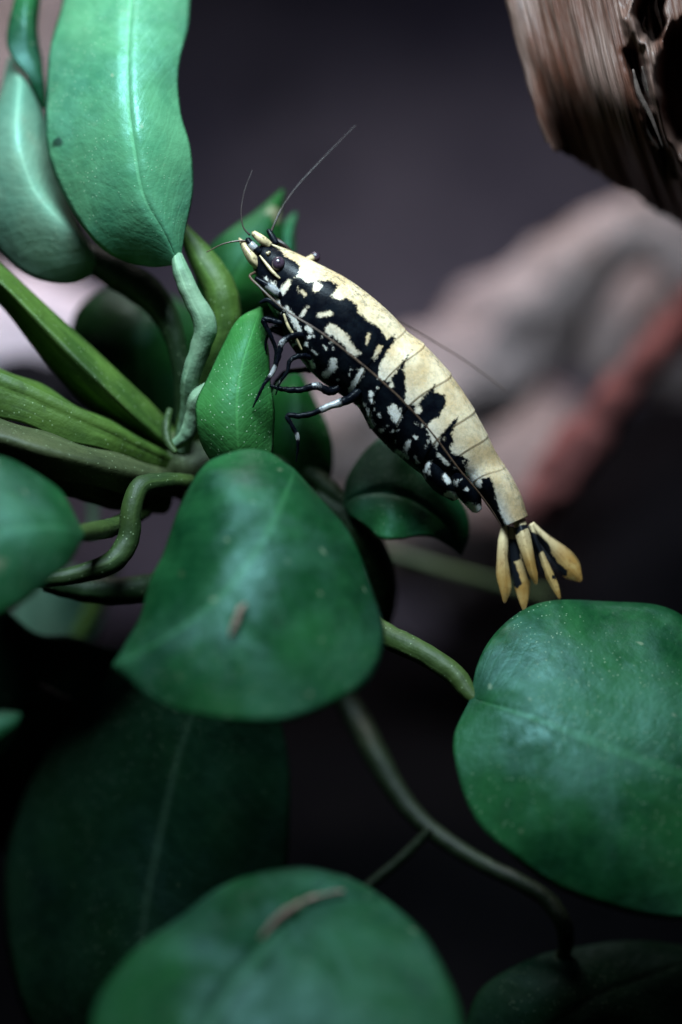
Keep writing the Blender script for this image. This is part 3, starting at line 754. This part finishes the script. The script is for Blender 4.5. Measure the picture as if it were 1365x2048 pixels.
def plain(name, col, rough=.4, spec=.5):
    m = NT(name)
    co = m.coord()
    base = m.mix(m.ramp(m.noise(co, 25, 4), .35, .7), col, tuple(c * .55 for c in col))
    base = m.mix(m.ramp(m.noise(co, 40, 5, .75), .5, .62, 0, .8), base, tuple(c * .16 for c in col))
    m.l(base, m.bsdf.inputs['Base Color'])
    m.bsdf.inputs['Roughness'].default_value = rough
    m.bsdf.inputs['Specular IOR Level'].default_value = spec
    return m.mat
M['cream'] = plain('shrimp_cream', (.52, .40, .22))
M['eye'] = plain('shrimp_eye', (.05, .03, .045), .22)
M['antenna'] = plain('shrimp_antenna', (.085, .048, .030))
M['antenna_dark'] = plain('shrimp_antenna_dark', (.03, .014, .010))

SROOT = P(760, 860, 0)
shrimp = thing('shrimp', SROOT.tolist(), 'black and cream mottled dwarf shrimp climbing head up over the leaves', 'shrimp')
ALPHA = math.radians(24)
ST = [  # dorsal px, ventral px, half width cm, depth
    ((531, 480), (507, 503), .045, 0), ((540, 485), (505, 524), .075, 0), ((556, 491), (514, 556), .105, 0), ((590, 505), (534, 602), .145, 0), ((635, 527), (560, 652), .18, 0), ((690, 556), (594, 706), .205, 0),
    ((740, 592), (640, 757), .215, 0), ((785, 632), (690, 792), .21, 0), ((812, 661), (715, 810), .20, 0), ((850, 692), (745, 858), .20, 0), ((903, 751), (793, 906), .195, 0),
    ((950, 822), (850, 950), .18, 0), ((977, 872), (892, 968), .16, .01), ((1002, 918), (936, 968), .14, .02), ((1020, 945), (955, 985), .13, .02), ((1042, 988), (976, 1012), .11, .03), ((1056, 1032), (1007, 1054), .09, .04)]
SEAMS = [8, 9, 10, 11, 12.0, 13.6, 16]
def shrimp_body():
    n, m = 460, 180
    D = np.array([s[0] for s in ST], float); Vn = np.array([s[1] for s in ST], float)
    ws = np.array([(s[2], s[3]) for s in ST], float)
    mid = (D + Vn) / 2
    t = np.concatenate([[0], np.cumsum(np.linalg.norm(np.diff(mid, axis=0), axis=1))]); t /= t[-1]
    dat = spline(np.column_stack([D, Vn, ws]), n, t)
    x = np.linspace(0, 1, n)
    st = np.interp(x, t, np.arange(len(ST)))
    seam_t = np.interp(SEAMS, np.arange(len(ST)), t)
    V = np.zeros((n, m, 3)); dark = np.zeros((n, m)); back = np.zeros((n, m)); seam = np.zeros((n, m)); speck = np.zeros((n, m))
    th = np.linspace(0, 2 * math.pi, m, endpoint=False)
    near = np.zeros((n, m, 2))
    c3 = np.array([(P(r[0], r[1], r[5]) + P(r[2], r[3], r[5])) / 2 for r in dat])
    AX = np.gradient(c3, axis=0); AX /= np.linalg.norm(AX, axis=1)[:, None]
    for i in range(n):
        d3, v3 = P(dat[i, 0], dat[i, 1], dat[i, 5]), P(dat[i, 2], dat[i, 3], dat[i, 5])
        C = (d3 + v3) / 2
        e = d3 - v3; H = np.linalg.norm(e) / 2; e = e / (2 * H)
        b = dat[i, 4]
        a = math.sqrt(max(H * H - (b * math.sin(ALPHA)) ** 2, (.5 * H) ** 2)) / math.cos(ALPHA)
        U = e * math.cos(ALPHA) + np.array([0, -1, 0]) * math.sin(ALPHA)
        W = np.array([0, -1, 0]) * math.cos(ALPHA) - e * math.sin(ALPHA)
        # each shell plate flares slightly to its rear rim and overlaps the next
        k = np.searchsorted(seam_t, x[i])
        s0 = seam_t[k-1] if k > 0 else 0.0
        s1 = seam_t[min(k, len(seam_t) - 1)]
        ph = np.clip((x[i] - s0) / max(s1 - s0, 1e-3), 0, 1)
        fl = 1 + (.022 * (ph ** 3) - .010) * (1 if k > 0 else .55)
        # blunt front end
        cap = min(1, math.sqrt(max(1e-4, 1 - (1 - min(1, x[i] / .018)) ** 2)))
        for j in range(m):
            c, s = math.cos(th[j]), math.sin(th[j])
            ww = b * (1 + .10 * (-c) * (1 if c < 0 else .2))
            V[i, j] = C + AX[i] * (-.10 * s * s * max(0.0, 1 - abs(x[i] - .6) / .4)) + (U * a * c * fl + W * ww * fl * math.copysign(abs(s) ** .9, s)) * cap
            back[i, j] = (c + 1) / 2
    px = unP(V)
    # both flanks carry the same markings: the far flank takes the near flank's
    jm = np.array([(m - j) % m for j in range(m)])
    nearj = np.where(np.sin(th) >= -1e-9, np.arange(m), jm)
    pxn = px[:, nearj]
    flat = pxn.reshape(-1, 2)
    dark = field(flat)
    # plate seams as thin brown lines, on the back half
    sm = np.zeros(n)
    for sv in seam_t:
        sm = np.maximum(sm, np.exp(-((x - sv) / .0016) ** 2))
    seam = (sm[:, None] * np.clip((back - .35) * 3, 0, 1)).reshape(-1)
    spk = np.maximum(in_soft(flat, [(640, 520), (700, 550), (790, 625), (800, 660), (770, 650), (700, 600), (640, 560)], 6),
                     .9 * in_soft(flat, [(800, 640), (860, 690), (920, 760), (960, 820), (1010, 915), (1060, 1030), (1045, 1035), (1000, 935), (945, 825), (900, 765), (850, 705), (810, 680)], 4))
    spk = np.maximum(spk, .38)
    seam = np.clip(seam, 0, 1)
    VV = V.reshape(-1, 3)
    F = grid_faces(n, m, True)
    N = len(VV)
    VV = np.vstack([VV, V[0].mean(0), V[-1].mean(0)])
    for j in range(m):
        F.append(((j + 1) % m, j, N)); F.append(((n - 1) * m + j, (n - 1) * m + (j + 1) % m, N + 1))
    ext = lambda arr: np.concatenate([arr.reshape(-1), [arr.reshape(-1)[0], arr.reshape(-1)[-1]]])
    link('body', VV, F, M['shrimp'], shrimp, SROOT, attrs={'dark': ext(dark), 'back': ext(back), 'seam': ext(seam), 'speckle': ext(spk)})
shrimp_body()

def part(name, pts, rad, mat, label=None, parent=None, **kw):
    o = tube(name, pts, rad, M[mat], parent or shrimp, SROOT, **kw)
    if label: o['label'] = label
    return o
def ball(name, px, py, y, r, mat, parent=None, sx=1.0):
    n, m = 16, 24
    c = P(px, py, y)
    V = [c + r * np.array([sx * math.sin(math.pi * (i + .5) / n) * math.cos(2 * math.pi * j / m), math.sin(math.pi * (i + .5) / n) * math.sin(2 * math.pi * j / m), math.cos(math.pi * (i + .5) / n)]) for i in range(n) for j in range(m)]
    F = grid_faces(n, m, True) + [tuple(range(m))[::-1], tuple((n - 1) * m + j for j in range(m))]
    return link(name, np.array(V), [f[::-1] for f in F], M[mat], parent or shrimp, SROOT)

# eyes on stalks
e1 = ball('eye', 557, 528, -.125, .040, 'eye', sx=.9)
tube('eye_stalk', [(560, 532, -.11), (575, 540, -.08), (590, 545, -.05)], [.025, .03, .03], M['cream'], e1, SROOT, n=16, attr=[20, 20, -20])
e2 = ball('eye', 631, 514, .12, .028, 'eye')
tube('eye_stalk', [(626, 515, .11), (616, 521, .09), (606, 530, .05)], [.018, .02, .024], M['cream'], e2, SROOT, n=16)
# antennal scales and peduncles at the head
blade('antennal_scale', [(518, 541, -.05), (500, 525, -.06), (488, 503, -.05), (479, 477, -.02)], [(518, 541, -.05), (508, 522, -.08), (496, 502, -.07), (479, 477, -.02)],
      [(518, 541, -.05), (517, 522, -.06), (503, 495, -.06), (479, 477, -.02)], M['cream'], shrimp, SROOT, n=24, m=11, bulge=.012, crease=0, thick=.012, wave=0, namp=0)
blade('antennal_scale', [(575, 497, .08), (562, 482, .09), (548, 474, .1), (538, 464, .1)], [(580, 500, .08), (566, 488, .08), (552, 480, .09), (538, 464, .1)],
      [(585, 506, .08), (568, 496, .08), (554, 484, .09), (538, 464, .1)], M['antenna_dark'], shrimp, SROOT, n=20, m=9, bulge=.012, crease=0, thick=.012, wave=0, namp=0)
part('rostrum', [(612, 534, .0), (585, 512, -.045), (560, 498, -.055), (540, 487, -.06)], [.03, .022, .012, .003], 'cream', n=24)
part('antenna_spine', [(520, 511, -.10), (534, 529, -.125), (547, 545, -.14), (560, 557, -.15)], [.004, .0085, .0095, .006], 'cream', n=24, sides=8)
part('peduncle', [(540, 491, -.05), (525, 480, -.06), (507, 466, -.06)], [.02, .024, .016], 'cream', n=20)
part('peduncle', [(553, 488, .02), (545, 474, .03), (537, 460, .04)], [.018, .018, .012], 'shrimp_leg', n=20, attr=[20, 10, 20])
part('peduncle', [(520, 505, -.07), (505, 492, -.07), (495, 478, -.06)], [.02, .022, .014], 'shrimp_leg', n=20, attr=[20, -6, 20])
part('antennal_gland', [(535, 508, -.10), (540, 504, -.1)], [.012, .008], 'cream', n=8)
part('maxilliped', [(575, 600, -.12), (550, 582, -.13), (530, 568, -.13), (512, 556, -.12)], [.022, .024, .02, .012], 'shrimp_leg', n=30, attr=[20, -3, 3, 20])
part('maxilliped', [(580, 630, -.10), (555, 612, -.11), (535, 600, -.11), (520, 606, -.1)], [.02, .02, .015, .008], 'shrimp_leg', n=30, attr=[20, 20, 20, 20])

# antennae: two long whips and the short forked antennules
part('antenna', [(510, 545, -.12), (500, 552, -.18), (520, 574, -.24), (568, 618, -.28), (636, 661, -.31), (720, 725, -.32), (804, 800, -.31), (861, 862, -.28), (918, 938, -.24), (964, 993, -.19), (990, 1030, -.15), (1003, 1052, -.12)],
     [.008, .007, .006, .0056, .0054, .0052, .005, .005, .0047, .0044, .004, .0025], 'antenna', 'long brown antenna swept back along the near flank', n=200, sides=8)
part('antenna', [(560, 500, .1), (620, 540, .28), (720, 600, .32), (800, 645, .33), (860, 678, .33), (910, 708, .33), (960, 742, .33), (1012, 782, .33)],
     [.007, .006, .005, .0045, .004, .004, .0035, .002], 'antenna', 'thin antenna showing behind the back', n=120, sides=8)
part('antennule', [(500, 470, -.03), (489, 458, -.03), (483, 430, -.02), (487, 392, 0), (505, 340, .03)], [.006, .004, .0028, .002, .001], 'antenna_dark', n=60, sides=8)
part('antennule', [(540, 470, .05), (550, 446, .06), (562, 420, .08), (586, 384, .1), (640, 323, .15), (712, 250, .2)], [.007, .0055, .0042, .003, .002, .001], 'antenna_dark', n=80, sides=8)
part('antennule', [(496, 482, -.05), (478, 482, -.06), (450, 487, -.06), (414, 504, -.05)], [.006, .005, .004, .0025], 'antenna', n=50, sides=8)

# walking legs
W_, B_ = -0.5, 14
def leg(pts, rad, at, label=None):
    part('leg', pts, [r * .62 for r in rad], 'shrimp_leg', label, n=90, sides=10, attr=at, wob=.25, seed=len(pts) * 3.1)
leg([(612, 672, -.13), (585, 672, -.18), (566, 684, -.2), (557, 715, -.2), (546, 744, -.2), (528, 770, -.21), (517, 792, -.2), (506, 815, -.19)], [.03, .028, .026, .022, .02, .016, .013, .006], [B_, B_, W_, B_, -6, B_, B_, B_])
leg([(720, 780, -.10), (700, 798, -.14), (672, 808, -.17), (645, 818, -.18), (625, 827, -.18), (598, 832, -.18), (575, 832, -.18), (584, 851, -.18), (595, 872, -.17), (596, 895, -.16), (593, 924, -.14)],
    [.045, .04, .034, .028, .024, .024, .022, .02, .018, .013, .006], [B_, B_, -4, W_, B_, B_, 2, B_, -2, B_, B_], 'banded walking leg reaching down to the leaf below')
leg([(690, 765, -.06), (660, 783, -.08), (634, 772, -.1), (605, 779, -.1), (571, 779, -.1), (541, 772, -.08)], [.04, .036, .034, .028, .024, .014], [B_, B_, W_, B_, 2, B_])
leg([(590, 650, -.06), (560, 645, -.08), (528, 640, -.08), (540, 668, -.07), (552, 700, -.05), (548, 735, -.03)], [.03, .028, .024, .02, .016, .008], [B_] * 6)
leg([(600, 690, .08), (570, 670, .1), (535, 660, .12), (528, 700, .12), (540, 745, .12)], [.03, .026, .022, .018, .008], [B_] * 5)
leg([(640, 740, .08), (600, 740, .12), (572, 745, .14), (555, 760, .14), (540, 790, .14)], [.03, .026, .022, .016, .008], [B_, B_, 4, B_, B_])
leg([(600, 680, -.02), (575, 665, -.03), (548, 655, -.03), (534, 676, -.02), (532, 712, .0)], [.026, .022, .018, .014, .006], [B_, B_, 3, B_, B_])
leg([(625, 715, -.10), (600, 712, -.14), (582, 720, -.15), (574, 745, -.15), (560, 765, -.15), (552, 790, -.14)], [.026, .024, .02, .016, .012, .005], [B_, B_, 2, B_, 2, B_])
part('leg', [(568, 628, -.17), (578, 655, -.18), (592, 676, -.17), (604, 700, -.15)], [.006, .008, .008, .005], 'cream', n=30, sides=8)

# swimming legs under the abdomen
def pleopod(L, Mi, R, seed):
    blade('swimming_leg', L, Mi, R, M['shrimp'], shrimp, SROOT, n=40, m=21, bulge=.05, crease=0, wave=0, namp=0, thick=.03, field=field)
pleopod([(838, 925, -.02), (850, 950, -.03), (870, 975, -.03), (905, 996, 0)], [(858, 915, -.05), (873, 942, -.06), (888, 966, -.05), (910, 995, 0)], [(885, 905, -.02), (900, 935, -.03), (912, 965, -.03), (916, 993, 0)], 1)
pleopod([(878, 935, -.01), (900, 965, -.02), (922, 992, -.02), (948, 1020, 0)], [(898, 925, -.04), (918, 955, -.05), (936, 985, -.04), (954, 1020, 0)], [(925, 925, -.01), (945, 950, -.02), (957, 985, -.02), (959, 1017, 0)], 2)

# tail fan
def tail_field(polys):
    def f(px):
        d = np.full(len(px), -30.0)
        for q in polys:
            d = np.maximum(d, sdf_poly(px, q))
        return d
    return f
def tail(name, L, Mi, R, polys, label=None):
    o = blade(name, L, Mi, R, M['tail'], shrimp, SROOT, n=50, m=21, bulge=.003, crease=.003, wave=0, namp=.012, thick=.006, field=tail_field(polys))
    if label: o['label'] = label
def tail_material():
    m = NT('shrimp_tail')
    co = m.coord()
    at = m.n('ShaderNodeAttribute', attribute_name='dark').outputs['Fac']
    f = m.math('ADD', at, m.math('MULTIPLY', m.math('SUBTRACT', m.noise(co, 30, 4, .65), .5), 9.0))
    dark = m.ramp(f, -1.5, 1.5)
    col = m.mix(m.ramp(m.noise(co, 16, 4), .35, .65), (.36, .19, .05), (.44, .28, .10))
    sx = m.n('ShaderNodeSeparateXYZ'); m.l(m.n('ShaderNodeUVMap').outputs[0], sx.inputs[0])
    col = m.mix(m.ramp(sx.outputs[1], .1, .75, 1, 0), col, (.55, .42, .24))
    col = m.mix(m.ramp(m.noise(co, 45, 4, .7), .52, .68, 0, .55), col, (.18, .09, .03))
    m.l(m.mix(dark, col, (.005, .006, .009)), m.bsdf.inputs['Base Color'])
    m.bsdf.inputs['Roughness'].default_value = .4
    m.bsdf.inputs['Specular IOR Level'].default_value = .3
    # glassy margins and tips
    au = m.math('ABSOLUTE', m.math('SUBTRACT', m.math('MULTIPLY', sx.outputs[0], 2.0), 1.0))
    edge = m.math('MAXIMUM', m.ramp(au, .62, 1.0, 0, .75), m.ramp(sx.outputs[1], .86, 1.0, 0, .6))
    alpha = m.math('SUBTRACT', .94, m.math('MULTIPLY', edge, m.ramp(m.noise(co, 30, 3), .3, .7, .6, 1.0)))
    m.l(alpha, m.bsdf.inputs['Alpha'])
    return m.mat
M['tail'] = tail_material()
tail('uropod', [(1004, 1046, .03), (997, 1080, .02), (994, 1120, .01), (993, 1150, .01), (1000, 1180, .01), (1008, 1206, .02)], [(1010, 1046, .03), (1007, 1085, .0), (1008, 1120, -.01), (1008, 1150, -.01), (1010, 1180, 0), (1010, 1206, .02)],
     [(1015, 1050, .03), (1017, 1085, .02), (1016, 1120, .01), (1021, 1150, .01), (1023, 1180, .01), (1012, 1205, .02)], [[(1021, 1060), (1040, 1060), (1040, 1185), (1027, 1180), (1020, 1140), (1016, 1115), (1018, 1085)]], 'outer tail blade on the near side')
tail('uropod', [(1018, 1052, .05), (1016, 1090, .05), (1021, 1130, .05), (1027, 1165, .05), (1036, 1195, .05), (1046, 1221, .05)], [(1027, 1055, .04), (1030, 1090, .03), (1036, 1130, .03), (1042, 1165, .03), (1046, 1195, .04), (1049, 1221, .05)],
     [(1036, 1058, .05), (1046, 1090, .05), (1055, 1130, .05), (1061, 1165, .05), (1058, 1195, .05), (1052, 1219, .05)],
     [[(1016, 1078), (1036, 1078), (1042, 1118), (1030, 1124), (1036, 1140), (1044, 1168), (1036, 1176), (1024, 1170), (1018, 1120)], [(1040, 1095), (1052, 1120), (1064, 1160), (1056, 1160), (1046, 1125)]])
tail('telson', [(1025, 1038, .02), (1031, 1070, .0), (1041, 1100, -.02), (1051, 1130, -.02), (1059, 1150, -.02), (1071, 1169, -.02)], [(1036, 1034, -.01), (1046, 1066, -.04), (1054, 1100, -.05), (1062, 1130, -.05), (1067, 1150, -.04), (1073, 1169, -.02)],
     [(1047, 1030, .02), (1060, 1066, .0), (1067, 1100, -.02), (1072, 1130, -.02), (1076, 1150, -.02), (1075, 1169, -.02)],
     [[(1024, 1056), (1034, 1055), (1042, 1050), (1056, 1049), (1058, 1056), (1046, 1060), (1034, 1070), (1026, 1066)]], 'narrow central tail spike')
tail('uropod', [(1058, 1050, .05), (1066, 1080, .05), (1080, 1115, .05), (1090, 1150, .05), (1103, 1175, .05), (1119, 1199, .05)], [(1063, 1048, .04), (1072, 1080, .03), (1086, 1115, .03), (1099, 1150, .03), (1111, 1175, .04), (1121, 1198, .05)],
     [(1068, 1050, .05), (1077, 1080, .05), (1090, 1110, .05), (1106, 1143, .05), (1118, 1172, .05), (1122, 1195, .05)],
     [[(1060, 1060), (1090, 1080), (1098, 1105), (1084, 1103), (1078, 1112), (1092, 1150), (1090, 1162), (1080, 1150), (1066, 1100)], [(1104, 1150), (1112, 1152), (1112, 1160), (1103, 1158)]])
tail('uropod', [(1060, 1048, .06), (1078, 1078, .07), (1094, 1105, .08), (1110, 1130, .09), (1130, 1155, .1), (1160, 1164, .1)], [(1064, 1046, .05), (1085, 1072, .05), (1106, 1095, .06), (1126, 1117, .07), (1145, 1140, .08), (1164, 1162, .1)],
     [(1068, 1044, .06), (1092, 1066, .07), (1118, 1084, .08), (1140, 1100, .09), (1158, 1122, .1), (1165, 1158, .1)],
     [[(1062, 1062), (1078, 1068), (1096, 1084), (1104, 1105), (1116, 1124), (1136, 1142), (1134, 1152), (1118, 1152), (1098, 1130), (1076, 1095)]], 'outer tail blade on the far side, spread to the right')
# dark glassy webs between the tail blades
def web_material():
    m = NT('tail_web')
    sx = m.n('ShaderNodeSeparateXYZ'); m.l(m.n('ShaderNodeUVMap').outputs[0], sx.inputs[0])
    co = m.coord()
    m.bsdf.inputs['Base Color'].default_value = (.012, .012, .014, 1)
    m.bsdf.inputs['Roughness'].default_value = .35
    f = m.math('ADD', sx.outputs[1], m.math('MULTIPLY', m.math('SUBTRACT', m.noise(co, 18, 4), .5), .5))
    m.l(m.ramp(f, .3, .8, .97, 0), m.bsdf.inputs['Alpha'])
    return m.mat
M['web'] = web_material()
def web(L, Mi, R):
    blade('tail_web', L, Mi, R, M['web'], shrimp, SROOT, n=30, m=15, bulge=.004, crease=0, wave=.004, namp=.01, thick=.004)
web([(1008, 1050, .07), (1004, 1120, .07), (1009, 1214, .07)], [(1020, 1052, .07), (1027, 1125, .07), (1040, 1228, .07)], [(1034, 1055, .07), (1056, 1115, .07), (1070, 1180, .07)])
web([(1056, 1052, .08), (1072, 1110, .08), (1090, 1190, .08)], [(1064, 1050, .08), (1094, 1112, .08), (1122, 1180, .08)], [(1070, 1048, .09), (1112, 1092, .1), (1150, 1150, .11)])
